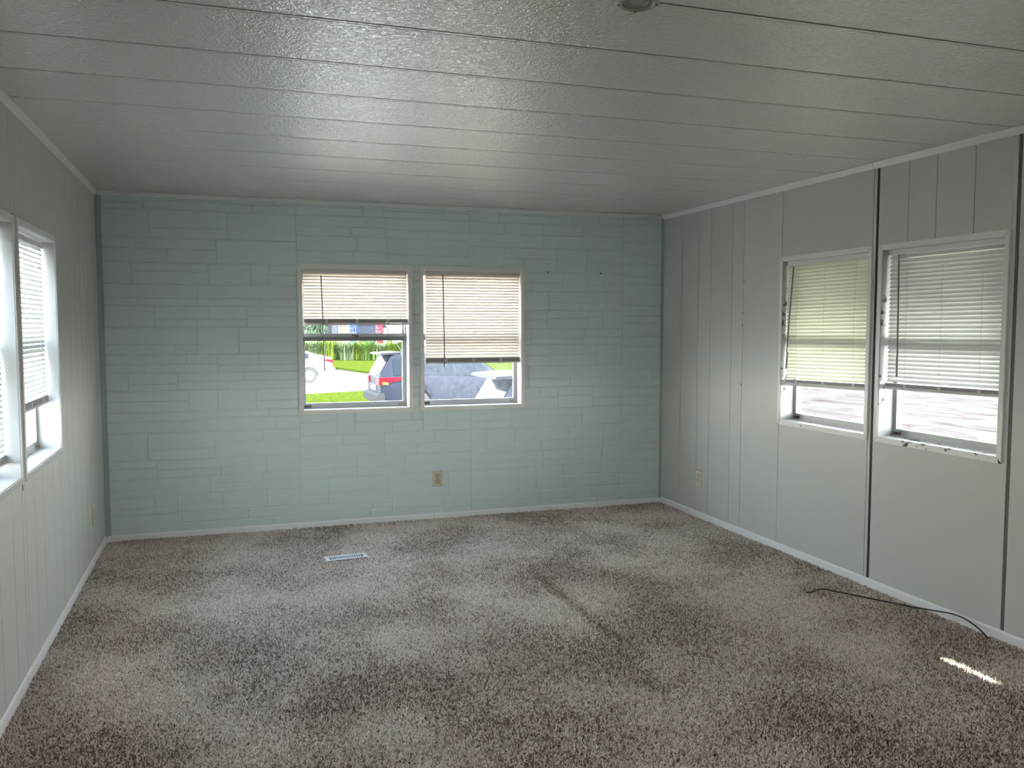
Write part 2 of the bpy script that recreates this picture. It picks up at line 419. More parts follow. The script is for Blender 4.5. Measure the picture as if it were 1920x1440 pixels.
# ---- ceiling
mb = MB(); mb.box(-WT, W + WT, YR - 0.1, WT, H + 0.008, H + 0.06)
ceiling = tag(mb.obj('ceiling', MAT['groove']), kind='structure')
seams = [-0.36 - 0.387 * k for k in range(25)]
prev = 0.0
for i, y in enumerate(seams):
    if prev < YR: break
    y1 = max(y, YR)
    # panel from prev down to y1+0.020, then the smooth joint strip
    mb = chamfer_box(0, W, -H, -(H + 0.008), 0, 1, 0.0)
    mb = MB(); a, b_ = y1 + 0.0235, prev - 0.0002; c = 0.0003
    mb.add([(0, a, H + .008), (W, a, H + .008), (W, b_, H + .008), (0, b_, H + .008), (0, a, H + c), (W, a, H + c), (W, b_, H + c), (0, b_, H + c), (0, a + c, H), (W, a + c, H), (W, b_ - c, H), (0, b_ - c, H)],
           [(0, 3, 2, 1), (0, 1, 5, 4), (1, 2, 6, 5), (2, 3, 7, 6), (3, 0, 4, 7), (4, 5, 9, 8), (5, 6, 10, 9), (6, 7, 11, 10), (7, 4, 8, 11), (8, 9, 10, 11)])
    mb.obj('ceiling_panel', MAT['ceil'], ceiling)
    mb = MB(); mb.box(0, W, y1 + 0.0100, y1 + 0.0225, H + 0.0006, H + 0.0018); mb.obj('joint_strip', MAT['ceil'], ceiling)
    prev = y1

# ------------------------------------------------------------------ floor and carpet
REG = (1.392, -0.857)            # floor register centre
mb = MB(); mb.box(-WT, W + WT, YR - .1, WT, -0.05, -0.001)
floor = tag(mb.obj('floor', plain('carpet_backing', (0.10, 0.08, 0.07), 0.95)), kind='structure')

def carpet_material():
    m, n, b = mat('brown_grey_carpet_yarn')
    b.inputs['Roughness'].default_value = 0.85; b.inputs['Specular IOR Level'].default_value = 0.2
    at = nd(n, 'ShaderNodeAttribute'); at.attribute_type = 'INSTANCER'; at.attribute_name = 'tint'
    r = nd(n, 'ShaderNodeValToRGB'); e = r.color_ramp.elements
    e[0].position = 0.0; e[0].color = (0.22, 0.165, 0.135, 1)
    e[1].position = 1.0; e[1].color = (0.96, 0.89, 0.83, 1)
    x = e.new(0.35); x.color = (0.68, 0.585, 0.52, 1)
    x = e.new(0.7); x.color = (0.85, 0.765, 0.695, 1)
    n.links.new(at.outputs['Fac'], r.inputs[0]); n.links.new(r.outputs[0], b.inputs['Base Color'])
    return m
MAT['yarn'] = carpet_material()

def carpet():
    # a plan of the carpet with the register cut out; the pile is geometry-node tufts on it
    x0, x1, y0, y1 = 0.012, W - 0.012, -4.35, -0.012
    a0, a1, b0, b1 = REG[0] - 0.118, REG[0] + 0.118, REG[1] - 0.042, REG[1] + 0.042
    mb = MB()
    for (p, q, r, s) in ((x0, x1, b1, y1), (x0, x1, y0, b0), (x0, a0, b0, b1), (a1, x1, b0, b1)):
        mb.add([(p, r, 0), (q, r, 0), (q, s, 0), (p, s, 0)], [(0, 1, 2, 3)])
    o = mb.obj('carpet_pile', MAT['yarn'], floor); tag(o, 'brown grey cut pile carpet', kind='stuff')
    # tuft: short twisted bent yarn
    tb = MB(); pts = []; rad = []
    for i in range(4):
        t = i / 3; pts.append((0.004 * t * t + 0.0012 * math.sin(5 * t), 0.0014 * math.sin(4 * t + 1), 0.0125 * t)); rad.append(0.0022 * (1.0 - 0.35 * t))
    tb.tube(pts, rad, 4)
    tm = tb.mesh('carpet_tuft', MAT['yarn'], 60)
    tuft = bpy.data.objects.new('carpet_tuft', tm)       # source of the instances, not linked to the scene
    ng = bpy.data.node_groups.new('carpet_tufts', 'GeometryNodeTree')
    ng.interface.new_socket('Geometry', in_out='INPUT', socket_type='NodeSocketGeometry'); ng.interface.new_socket('Geometry', in_out='OUTPUT', socket_type='NodeSocketGeometry')
    N = ng.nodes; L = ng.links
    gi = N.new('NodeGroupInput'); go = N.new('NodeGroupOutput')
    dp = N.new('GeometryNodeDistributePointsOnFaces'); dp.inputs['Density'].default_value = 42000; dp.inputs['Seed'].default_value = 3
    ip = N.new('GeometryNodeInstanceOnPoints'); oi = N.new('GeometryNodeObjectInfo'); oi.inputs['Object'].default_value = tuft
    L.new(gi.outputs[0], dp.inputs[0]); L.new(dp.outputs['Points'], ip.inputs['Points']); L.new(oi.outputs['Geometry'], ip.inputs['Instance'])
    # lean of the pile: low-frequency direction plus jitter
    pos = N.new('GeometryNodeInputPosition')
    nz = N.new('ShaderNodeTexNoise'); nz.noise_dimensions = '3D'; nz.inputs['Scale'].default_value = 2.6; nz.inputs['Detail'].default_value = 4; nz.inputs['Distortion'].default_value = 0.6
    L.new(pos.outputs[0], nz.inputs['Vector'])
    mr = N.new('ShaderNodeMapRange'); mr.inputs['From Min'].default_value = 0.35; mr.inputs['From Max'].default_value = 0.65
    mr.inputs['To Min'].default_value = -1.0; mr.inputs['To Max'].default_value = 1.0
    L.new(nz.outputs[0], mr.inputs[0])
    rv = N.new('FunctionNodeRandomValue'); rv.data_type = 'FLOAT_VECTOR'; rv.inputs[0].default_value = (-0.95, -0.95, 0.0); rv.inputs[1].default_value = (0.95, 0.95, 6.283)
    cx = N.new('ShaderNodeCombineXYZ'); mm = N.new('ShaderNodeMath'); mm.operation = 'MULTIPLY'; mm.inputs[1].default_value = 0.45
    L.new(mr.outputs[0], mm.inputs[0]); L.new(mm.outputs[0], cx.inputs[0])
    va = N.new('ShaderNodeVectorMath'); va.operation = 'ADD'; L.new(rv.outputs[0], va.inputs[0]); L.new(cx.outputs[0], va.inputs[1])
    L.new(va.outputs[0], ip.inputs['Rotation'])
    rs = N.new('FunctionNodeRandomValue'); rs.data_type = 'FLOAT'; rs.inputs[2].default_value = 0.75; rs.inputs[3].default_value = 1.25; rs.inputs['Seed'].default_value = 5
    L.new(rs.outputs[1], ip.inputs['Scale'])
    # yarn colour: random per tuft, with soiled patches
    rt_ = N.new('FunctionNodeRandomValue'); rt_.data_type = 'FLOAT'; rt_.inputs[2].default_value = -0.05; rt_.inputs[3].default_value = 0.95; rt_.inputs['Seed'].default_value = 9
    n2 = N.new('ShaderNodeTexNoise'); n2.inputs['Scale'].default_value = 1.7; n2.inputs['Detail'].default_value = 5; L.new(pos.outputs[0], n2.inputs['Vector'])
    m2 = N.new('ShaderNodeMapRange'); m2.inputs['From Min'].default_value = 0.38; m2.inputs['From Max'].default_value = 0.62; m2.inputs['To Min'].default_value = -0.22; m2.inputs['To Max'].default_value = 0.16
    L.new(n2.outputs[0], m2.inputs[0])
    ad_ = N.new('ShaderNodeMath'); ad_.operation = 'ADD'; ad_.use_clamp = True; L.new(rt_.outputs[1], ad_.inputs[0]); L.new(m2.outputs[0], ad_.inputs[1])
    # a long furniture crease: shorter tufts, with its shade darkened into the tint
    def mth(op, a_, b_=None, clamp=False):
        q = N.new('ShaderNodeMath'); q.operation = op; q.use_clamp = clamp
        for i_, v_ in ((0, a_), (1, b_)):
            if v_ is None: continue
            if isinstance(v_, (int, float)): q.inputs[i_].default_value = v_
            else: L.new(v_, q.inputs[i_])
        return q.outputs[0]
    sp = N.new('ShaderNodeSeparateXYZ'); L.new(pos.outputs[0], sp.inputs[0])
    dx_ = mth('SUBTRACT', 1.0, mth('DIVIDE', mth('ABSOLUTE', mth('SUBTRACT', sp.outputs[0], 2.335)), 0.050), True)
    dy_ = mth('SUBTRACT', 1.0, mth('POWER', mth('DIVIDE', mth('ABSOLUTE', mth('ADD', sp.outputs[1], 2.0)), 0.62), 4.0), True)
    crease = mth('MULTIPLY', dx_, dy_)
    tint = mth('SUBTRACT', ad_.outputs[0], mth('MULTIPLY', crease, 0.38), True)
    L.new(mth('MULTIPLY', rs.outputs[1], mth('SUBTRACT', 1.0, mth('MULTIPLY', crease, 0.15))), ip.inputs['Scale'])
    st = N.new('GeometryNodeStoreNamedAttribute'); st.data_type = 'FLOAT'; st.domain = 'POINT'; st.inputs['Name'].default_value = 'tint'
    L.new(dp.outputs['Points'], st.inputs['Geometry']); L.new(tint, st.inputs['Value']); L.new(st.outputs[0], ip.inputs['Points'])
    L.new(ip.outputs[0], go.inputs[0])
    md = o.modifiers.new('tufts', 'NODES'); md.node_group = ng
carpet()

# ------------------------------------------------------------------ windows (local frame: X along the wall seen from inside, Y outwards, Z up)
BACK, RIGHT, LEFT = 0.0, -math.pi / 2, math.pi / 2
def ring(mb, x0, x1, z0, z1, wl, wr, wb, wt_, y0, y1, mi=0):
    mb.box(x0, x1, y0, y1, z0, z0 + wb, mi); mb.box(x0, x1, y0, y1, z1 - wt_, z1, mi)
    mb.box(x0, x0 + wl, y0, y1, z0 + wb, z1 - wt_, mi); mb.box(x1 - wr, x1, y0, y1, z0 + wb, z1 - wt_, mi)

def window(n, loc, rz, w_, side_m='casing', bottom_m='casing', jamb_m='white', pane_m='glass', meet=1.265):
    root = empty('window_%d' % n, loc, rz); root['kind'] = 'structure'
    h = Z1 - Z0; c = CW; p0, p1 = -0.015, 0.0
    def quad(pts, m_):      # mitred casing length
        mb = MB(); b_ = 0.004
        cx = sum(p[0] for p in pts) / 4; cz = sum(p[1] for p in pts) / 4
        vs = [(x, p1, z) for x, z in pts] + [(x, p0 + b_, z) for x, z in pts] + [(x + (cx - x) * 0.012, p0, z + (cz - z) * 0.012) for x, z in pts]
        # inset across the width only
        fs = [(0, 1, 2, 3)] + [(i, 4 + i, 4 + (i + 1) % 4, (i + 1) % 4) for i in range(4)] + [(4 + i, 8 + i, 8 + (i + 1) % 4, 4 + (i + 1) % 4) for i in range(4)] + [(11, 10, 9, 8)]
        mb.add(vs, fs); mb.obj('casing', MAT[m_], root)
    quad([(0, 0), (w_, 0), (w_ - c, c), (c, c)], bottom_m)
    quad([(0, h), (c, h - c), (w_ - c, h - c), (w_, h)], side_m)
    quad([(0, 0), (c, c), (c, h - c), (0, h)], side_m)
    quad([(w_, 0), (w_, h), (w_ - c, h - c), (w_ - c, c)], side_m)
    D = 0.080; t = 0.004
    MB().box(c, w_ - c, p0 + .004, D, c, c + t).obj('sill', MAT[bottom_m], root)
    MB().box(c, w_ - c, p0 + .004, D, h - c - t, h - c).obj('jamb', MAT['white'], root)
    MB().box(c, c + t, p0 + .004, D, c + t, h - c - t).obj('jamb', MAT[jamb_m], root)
    MB().box(w_ - c - t, w_ - c, p0 + .004, D, c + t, h - c - t).obj('jamb', MAT['dimmed' if jamb_m == 'dimmed' else 'white'], root)
    # aluminium frame with its tracks
    x0, x1, z0, z1 = c + t, w_ - c - t, c + t, h - c - t
    fm = MB(); ring(fm, x0, x1, z0, z1, 0.010, 0.012, 0.012, 0.016, D, WT); ring(fm, x0, x1, z0, z1, 0.014, 0.018, 0.016, 0.02, D + 0.022, D + 0.026)
    fm.obj('frame', MAT['alu'], root)
    zm = meet - Z0
    # upper pane, outer track
    us = MB(); ring(us, x0 + .012, x1 - .014, zm + .012, z1 - .016, 0.012, 0.012, 0.022, 0.012, D + 0.027, D + 0.038); uo = us.obj('upper_sash', MAT['alu'], root)
    MB().box(x0 + .022, x1 - .024, D + .031, D + .034, zm + .03, z1 - .024).obj('pane', MAT[pane_m], uo)
    # lower sash, inner track
    ls = MB(); ring(ls, x0 + .006, x1 - .008, z0 + .008, zm + .05, 0.016, 0.020, 0.030, 0.0, D + 0.003, D + 0.020)
    lo = ls.obj('lower_sash', MAT['alu'], root)
    MB().box(x0 + .004, x1 - .006, D + 0.002, D + 0.022, zm, zm + 0.028).obj('meeting_rail', MAT['alud'], lo)
    mb = MB(); mb.box(x0 + .004, x1 - .006, D - 0.004, D + 0.022, zm + 0.030, zm + 0.050); mb.obj('sash_lip', MAT['alu'], lo)
    MB().box(x0 + .018, x1 - .022, D + .010, D + .013, z0 + .034, zm + .004).obj('pane', MAT[pane_m], lo)
    xc = (x0 + x1) / 2
    mb = MB(); mb.box(xc - .022, xc + .022, D - .016, D - .004, zm + .032, zm + .040); mb.box(xc - .004, xc + .02, D - .022, D - .010, zm + .026, zm + .034); mb.obj('latch', MAT['latch'], lo)
    for s, xx in ((1, x0 + .012), (-1, x1 - .060)):
        mb = MB(); mb.box(xx, xx + .045, D - .006, D + .003, z0 + .010, z0 + .024); mb.box(xx + .018, xx + .028, D - .012, D - .006, z0 + .012, z0 + .022)
        mb.obj('latch', MAT['latch'] if s > 0 else MAT['latchb'], lo)
    return root

window(1, (BACKW[0][0], 0, Z0), BACK, 0.770)
window(2, (BACKW[1][0], 0, Z0), BACK, 0.769, pane_m='dirty')
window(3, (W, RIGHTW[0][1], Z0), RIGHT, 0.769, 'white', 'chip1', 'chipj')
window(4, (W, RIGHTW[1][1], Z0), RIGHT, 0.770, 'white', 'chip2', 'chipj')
window(5, (W, RIGHTW[2][1], Z0), RIGHT, 0.425)  # added window out of view, sized to throw the sun streak
window(6, (0, LEFTW[0][0], Z0), LEFT, 0.785, 'white', 'dimmed', 'dimmed')
window(7, (0, LEFTW[1][0], Z0), LEFT, 0.775, 'white', 'dimmed', 'dimmed')

# ------------------------------------------------------------------ venetian blinds (same local frame as the windows)
def slat_mesh(length, m, wd=0.025):
    mb = MB(); vs = []; n_ = 4
    for x in (0.0, length):
        for k in range(n_ + 1):
            t = k / n_ - 0.5; vs.append((x, t * wd, 0.0028 * (1 - 4 * t * t)))
    fs = [(k, k + 1, n_ + 2 + k, n_ + 1 + k) for k in range(n_)]
    mb.add(vs, fs); return mb.mesh('slat', m, 60)

def blind(label, loc, rz, x0, x1, ztop, zslat, zbot, m, depth, wand, cords, tilt=58, pitch=0.0205, skew=None, roll_end=0.0, gap=0.004, first=0, wand_m='wand', stack=0.026):
    """x0..x1 across the window, z absolute; wand = ((x,z),(x,z)); cords = x list"""
    root = empty('venetian_blind', (loc[0], loc[1], loc[2]), rz); tag(root, label, 'blind', 'venetian blinds in the windows')
    ln = x1 - x0; zz = lambda z: z - loc[2]
    hr = MB(); hr.box(x0 - .004, x1 + .004, depth - .012, depth + .013, zz(ztop) - .024, zz(ztop)); hr.box(x0 - .004, x1 + .004, depth - .014, depth - .012, zz(ztop) - .024, zz(ztop) - .020)
    hr.obj('headrail', MAT['rail'] if m == 'cream' else MAT['white'], root)
    me = slat_mesh(ln, MAT[m])
    z = ztop - 0.024 - gap; zs = []
    while z > zslat - 0.003: zs.append(z); z -= pitch
    k = len(zs)
    for i, z in enumerate(zs):
        t = (i + 1) / k; dx = skew(t) if skew else 0.0
        o = link('slat', me, root, (x0 + dx, depth, zz(z)))
        a = math.radians(tilt + 1.6 * math.sin(i * 2.3)) if i else math.radians(tilt + first)
        o.rotation_euler = (a, -roll_end * t / ln, 0)
    dx = skew(1.0) if skew else 0.0
    st = MB(); q = max(2, int(stack / 0.002))
    for i in range(q):
        zc = zz(zslat) - 0.002 - i * stack / q; j = 0.0012 * math.sin(i * 1.7)
        st.box(x0, x1, depth - .0125 + j, depth + .0125 + j, zc - 0.0023, zc)
    so = st.obj('stacked_slats', MAT['stack'], root); tag(so, kind='stuff')
    br = MB(); zb = zz(zbot); pr = [(-.013, .003), (-.010, 0), (.010, 0), (.013, .003), (.013, zslat - zbot - stack - .003), (-.013, zslat - zbot - stack - .003)]
    br.prism([(a + depth, b_ + zb) for a, b_ in pr], x0, x1, lambda p, q_, t: (t, p, q_))
    bo = br.obj('bottom_rail', MAT['rail'], root)
    for o in (so, bo):
        if roll_end or dx:
            R = Matrix.Translation((x0 + dx, 0, zb)) @ Matrix.Rotation(-roll_end / ln, 4, 'Y') @ Matrix.Translation((-x0, 0, -zb)); o.matrix_local = R
    for c in cords:
        f = (c - x0) / ln; dzb = roll_end * f
        for s, nm in ((-1, 'cord'),):
            mb = MB(); mb.tube([(c, depth - .0135, zz(ztop) - .02), (c + (skew(.5) if skew else 0), depth - .0135, zz((ztop + zbot) / 2)), (c + dx, depth - .0135, zb + .01 + dzb)], 0.0007, 5); mb.obj('cord', MAT['cord'], root)
        MB().box(c + dx - .009, c + dx + .009, depth - .0145, depth - .013, zb + .004 + dzb, zb + zslat - zbot - .004 + dzb).obj('cord_plug', MAT['rail'], root)
    (wx, wz), (vx, vz) = wand
    mb = MB(); mb.tube([(wx, depth - .026, zz(wz)), (vx, depth - .030, zz(vz) + .10)], 0.0042, 6); mb.tube([(vx + (wx - vx) * .1 / (wz - vz), depth - .030, zz(vz) + .10), (vx, depth - .031, zz(vz))], 0.0052, 6)
    wo = mb.obj('wand', MAT[wand_m], root)
    mb = MB(); mb.tube([(wx, depth - .014, zz(ztop) - .026), (wx, depth - .026, zz(ztop) - .030), (wx, depth - .026, zz(wz))], 0.0013, 6); mb.obj('hook', MAT['cord'], wo)
    return root

BX = BACKW[0][0]; BX2 = BACKW[1][0]
blind('cream blind raised highest, over the left window of the blue wall', (BX, 0, 1.70), BACK, 1.2475 - BX, 1.9475 - BX, 1.750, 1.416, 1.373, 'cream', 0.034,
      ((1.361 - BX, 1.702), (1.377 - BX, 1.067)), [1.396 - BX, 1.600 - BX, 1.809 - BX], tilt=58)
blind('cream blind half lowered in the right window of the blue wall', (BX2, 0, 1.70), BACK, 2.0745 - BX2, 2.768 - BX2, 1.750, 1.142, 1.101, 'cream', 0.030,
      ((2.196 - BX2, 1.722), (2.205 - BX2, 1.076)), [2.221 - BX2, 2.421 - BX2, 2.624 - BX2], tilt=58)
ya, yb, yc = RIGHTW[0][1], RIGHTW[1][1], RIGHTW[2][1]
blind('crooked yellowish white blind in the right wall window nearer the corner', (W, ya, 1.70), RIGHT, ya + 1.520, ya + 2.205, 1.748, 1.050, 1.012, 'tree_tinted', 0.022,
      ((ya + 1.59, 1.713), (ya + 1.545, 1.113)), [ya + 1.622, ya + 1.86, ya + 2.11], tilt=61, skew=lambda t: -0.012 * math.sin(math.pi * min(1, t * 1.15)) - 0.004 * t, roll_end=0.016, stack=0.016)
blind('straight white blind in the right wall window beside the crooked yellowish blind', (W, yb, 1.70), RIGHT, yb + 2.336, yb + 3.028, 1.748, 1.080, 1.048, 'ivory', 0.028,
      ((yb + 2.416, 1.718), (yb + 2.428, 1.115)), [yb + 2.463, yb + 2.68, yb + 2.908], tilt=58, roll_end=0.010, stack=0.016, gap=0.012, first=-14)
blind('narrow white blind in the added unseen right wall window, shaping the sun streak', (W, yc, 1.70), RIGHT, 0.0285, 0.3965, 1.748, 1.010, 0.978, 'ivory', 0.028,
      ((0.146, 1.71), (0.148, 0.808)), [0.09, 0.33], tilt=-64, stack=0.016)  # added with its unseen window; gap and wand shape the sun streak
yl, yl2 = LEFTW[0][0], LEFTW[1][0]
blind('white blind in the whole left wall window', (0, yl, 1.70), LEFT, 0.034, 0.742, 1.742, 1.055, 1.015, 'ivory', 0.044,
      ((0.11, 1.70), (0.115, 1.10)), [0.15, 0.385, 0.62], tilt=58)
blind('white blind in the left wall window cut off by the picture edge', (0, yl2, 1.70), LEFT, 0.034, 0.735, 1.742, 0.895, 0.858, 'ivory', 0.044,
      ((0.11, 1.70), (0.115, 1.10)), [0.15, 0.385, 0.62], tilt=58)

# ------------------------------------------------------------------ power outlets
def outlet(label, loc, rz, m, m2):
    root = empty('power_outlet', loc, rz); tag(root, label, 'outlet', 'power outlets')
    chamfer_box(-.035, .035, -.0065, 0.0, -.0575, .0575, 0.003).obj('cover_plate', MAT[m], root)
    for z in (-0.0195, 0.0195):
        mb = MB(); pts = []
        for k in range(20):
            g = 2 * math.pi * k / 20; pts.append((0.0172 * math.cos(g), max(-0.0135, min(0.0135, 0.0172 * math.sin(g))) + z))
        mb.prism(pts, -0.0085, -0.004, lambda p, q, t: (p, t, q)); r_ = mb.obj('receptacle', MAT[m2], root)
        mb = MB(); rim = [(p * 1.10, (q - z) * 1.12 + z) for p, q in pts]; mb.prism(rim, -0.0068, -0.004, lambda p, q, t: (p, t, q)); mb.obj('rim_gap', MAT['latch'], r_)
        mb = MB(); mb.box(-.0075, -.0052, -.0091, -.008, z - .001, z + .009); mb.box(.0052, .0075, -.0091, -.008, z, z + .008)
        mb.lathe([(0, -.0091), (0.0026, -.0091), (0.0026, -.008)], 8, 'y', (0, 0, z - .0075)); mb.obj('slot', MAT['dark'], r_)
    MB().lathe([(0, -.0078), (.0028, -.0074), (.0028, -.006)], 10, 'y').obj('screw', MAT['latchb'], root)
outlet('almond power outlet low on the blue stone wall', (2.148, -0.004, 0.291), BACK, 'almond', 'almondd')
outlet('ivory power outlet low on the right wall near the corner', (W - .006, -0.569, 0.291), RIGHT, 'ivoryp', 'ivoryp')
outlet('ivory power outlet low on the left wall near the corner', (0.006, -0.500, 0.289), LEFT, 'ivoryp', 'ivoryp')

# ------------------------------------------------------------------ floor register
rr = empty('floor_register', (REG[0], REG[1], 0.0), math.radians(4.5)); tag(rr, 'white metal floor register with dark slots set in the carpet', 'vent')
mb = MB()
for (a, b_, c, d) in ((-.122, .122, .029, .047), (-.122, .122, -.047, -.029), (-.122, -.098, -.029, .029), (.098, .122, -.029, .029)): mb.box(a, b_, c, d, 0.0128, 0.0160)
mb.obj('frame', MAT['vent'], rr)
MB().box(-.115, .115, -.042, .042, -0.0005, 0.0126).obj('dark_duct_block', MAT['dark'], rr)  # solid dark block standing in for the shade down in the duct
me = None
for i in range(14):
    x = -.098 + .196 * (i + 1) / 15
    if me is None:
        q = MB(); q.prism([(-.0030, .0122), (.0030, .0122), (.0026, .0158), (-.0026, .0158)], -.029, .029, lambda p, z_, t: (p, t, z_)); me = q.mesh('louver', MAT['vent'])
    link('louver', me, rr, (x, 0, 0))
mb = MB(); mb.box(.089, .094, -.022, .008, .0122, .0185); mb.obj('damper_lever', MAT['dark'], rr)

# ------------------------------------------------------------------ black cable on the carpet
pz = 0.0135
P = [(3.529, -2.286, pz + .004), (3.548, -2.280, pz), (3.598, -2.266, pz + .003), (3.640, -2.262, pz + .004), (3.672, -2.295, pz), (3.715, -2.365, pz), (3.775, -2.480, pz + .002), (3.818, -2.57, .018), (3.853, -2.660, .024), (3.868, -2.735, .034),
     (3.870, -2.80, .046), (3.871, -2.857, .055), (3.870, -2.915, .058), (3.868, -2.974, .050), (3.866, -3.018, .037), (3.866, -3.046, .024), (3.866, -3.064, .012)]
def smooth(pts, n_=6):
    pts = [Vector(p) for p in pts]; o = []
    for i in range(len(pts) - 1):
        a, b_, c, d = pts[max(i - 1, 0)], pts[i], pts[i + 1], pts[min(i + 2, len(pts) - 1)]
        for k in range(n_):
            t = k / n_; o.append(0.5 * ((2 * b_) + (c - a) * t + (2 * a - 5 * b_ + 4 * c - d) * t * t + (3 * b_ - a - 3 * c + d) * t ** 3))
    o.append(pts[-1]); return o
cb = empty('coaxial_cable', (3.70, -2.5, 0)); tag(cb, 'thin black cable lying on the carpet and arching against the right baseboard', 'cable')
off = Vector((-3.70, 2.5, 0))
MB().tube([p + off for p in smooth(P)], 0.0033, 8).obj('jacket', MAT['cable'], cb, 60)
a, b_ = Vector(P[0]) + off, Vector(P[1]) + off; d = (a - b_).normalized()
MB().tube([a - d * .006, a + d * .004, a + d * .005, a + d * .018], [.0052, .0052, .0030, .0030], 8).obj('connector', MAT['brass'], cb, 40)

# ------------------------------------------------------------------ ceiling fixture base
fx = empty('ceiling_mount', (1.762, -3.842, H)); tag(fx, 'round empty light fixture mounting ring on the ceiling', 'fixture')
MB().lathe([(0.058, 0.001), (0.060, -.004), (0.058, -.009), (0.052, -.013), (0.044, -.014), (0.039, -.011), (0.038, -.006), (0.038, 0.001)], 40).obj('ring', MAT['fix'], fx, 30)
MB().lathe([(0.0, -.004), (0.0385, -.004), (0.0385, 0.0)], 32).obj('back_plate', MAT['fix'], fx)
MB().lathe([(0.030, -.004), (0.031, -.008), (0.028, -.009), (0.025, -.004)], 32).obj('inner_ring', MAT['fix'], fx, 30)
for g in (-0.35, 1.2, 2.8, 4.4):
    MB().lathe([(0, -.0150), (.0035, -.0142), (.0035, -.012)], 8, 'z', (0.048 * math.cos(g), 0.048 * math.sin(g), 0)).obj('screw_hole', MAT['dark'], fx)

# ================================================================== outside
def ground(name, pts, z, m):
    mb = MB(); k = len(pts); mb.add([(x, y, z) for x, y in pts] + [(x, y, z - 0.1) for x, y in pts], [tuple(range(k)), tuple(range(k, 2 * k))[::-1]] + [(i, k + i, k + (i + 1) % k, (i + 1) % k) for i in range(k)])
    return tag(mb.obj(name, m), kind='structure')
concrete = plain('pale_concrete', (0.70, 0.675, 0.635), 0.8, var=0.08, vscale=1.5)
grassm = plain('sunlit_grass', (0.028, 0.038, 0.005), 0.9, spec=0.0, var=0.45, vscale=9)
# cracked pinkish paving to the right of the home
m, n, b = mat('cracked_pinkish_paving'); b.inputs['Roughness'].default_value = 0.9; b.inputs['Specular IOR Level'].default_value = 0.0
t = nd(n, 'ShaderNodeTexCoord'); mp = nd(n, 'ShaderNodeMapping'); mp.inputs['Scale'].default_value = (0.9, 0.42, 1); mp.inputs['Rotation'].default_value = (0, 0, 0.55)
z = nd(n, 'ShaderNodeTexNoise'); z.inputs['Scale'].default_value = 1.6; z.inputs['Detail'].default_value = 8; z.inputs['Roughness'].default_value = 0.7; z.inputs['Distortion'].default_value = 0.8
r = nd(n, 'ShaderNodeValToRGB'); e = r.color_ramp.elements
e[0].position = 0.36; e[0].color = (0.030, 0.024, 0.0225, 1); e[1].position = 0.60; e[1].color = (0.060, 0.051, 0.0485, 1); x = e.new(0.47); x.color = (0.050, 0.0428, 0.0405, 1)
n.links.new(t.outputs['Object'], mp.inputs[0]); n.links.new(mp.outputs[0], z.inputs['Vector']); n.links.new(z.outputs[0], r.inputs[0]); n.links.new(r.outputs[0], b.inputs['Base Color'])
paving = m
ground('ground', [(-120, -60), (140, -60), (140, 160), (-120, 160)], GZ - 0.10, concrete)
ground('paving', [(4.3, -14), (80, -14), (80, 70), (30, 70), (13.5, 20), (13.5, 9), (4.3, 3)], GZ + .01, paving)
ground('yard', [(-8, 0.6), (4.2, 0.6), (4.2, 3), (10, 8), (10, 17), (4.0, 18.4), (-8, 16.8)], GZ + .02, plain('grey_bounce_ground', (0.24, 0.235, 0.22), 0.95, spec=0.0, var=.15, vscale=3))  # unseen ground patch, added in mid grey to tame bounce onto the ceiling
ground('lawn_strip', [(-6, 17.0), (4.0, 18.6), (9.5, 20.0), (6.6, 25.6), (3.2, 24.2), (-6, 20.5)], GZ + .03, grassm)
ground('lawn', [(-20, 47), (6.6, 42.6), (7.7, 37.2), (10.5, 34), (26, 34), (26, 62), (-20, 62)], GZ + .04, grassm)

# ---- ornamental grass clumps along the far lawn
leafs = [plain('grass_blade_%s' % k, c, 0.8, spec=0.0) for k, c in (('yellow_green', (0.105, 0.145, 0.020)), ('mid_green', (0.070, 0.112, 0.026)), ('grey_green', (0.092, 0.118, 0.060)))]
def clump_mesh(seed, m):
    rd = random.Random(seed); mb = MB()
    for _ in range(420):
        g = rd.random() * 6.283; ln = rd.uniform(0.8, 1.35); lean = rd.uniform(0.2, 0.75); wd = rd.uniform(.022, .045); bx, by = rd.gauss(0, .16), rd.gauss(0, .16)
        vs = []; dx, dy = math.cos(g), math.sin(g); nx, ny = -dy, dx
        for k in range(5):
            s = k / 4; rr_ = ln * lean * s * s * 0.75; zz_ = ln * (s - 0.42 * lean * s * s * s) ; ww = wd * (1 - s * .85)
            vs += [(bx + dx * rr_ + nx * ww, by + dy * rr_ + ny * ww, zz_), (bx + dx * rr_ - nx * ww, by + dy * rr_ - ny * ww, zz_)]
        mb.add(vs, [(2 * k, 2 * k + 1, 2 * k + 3, 2 * k + 2) for k in range(4)])
    return mb.mesh('leaf_blades', m)
cl = [clump_mesh(s, leafs[s % 3]) for s in range(3)]
rd = random.Random(3)
for i in range(15):
    f = i / 14; x = 5.2 + f * 9.4; y = 55.0 - f * 5.5 + rd.uniform(-.7, .7)
    o = link('ornamental_grass', cl[i % 3], None, (x, y, GZ + .05)); o.scale = (1.25, 1.25, rd.uniform(1.0, 1.25)); o.rotation_euler = (0, 0, rd.random() * 6)
    tag(o, 'clump of long arching green blades in the row behind the far lawn', 'plant', 'ornamental grass clumps along the lawn')

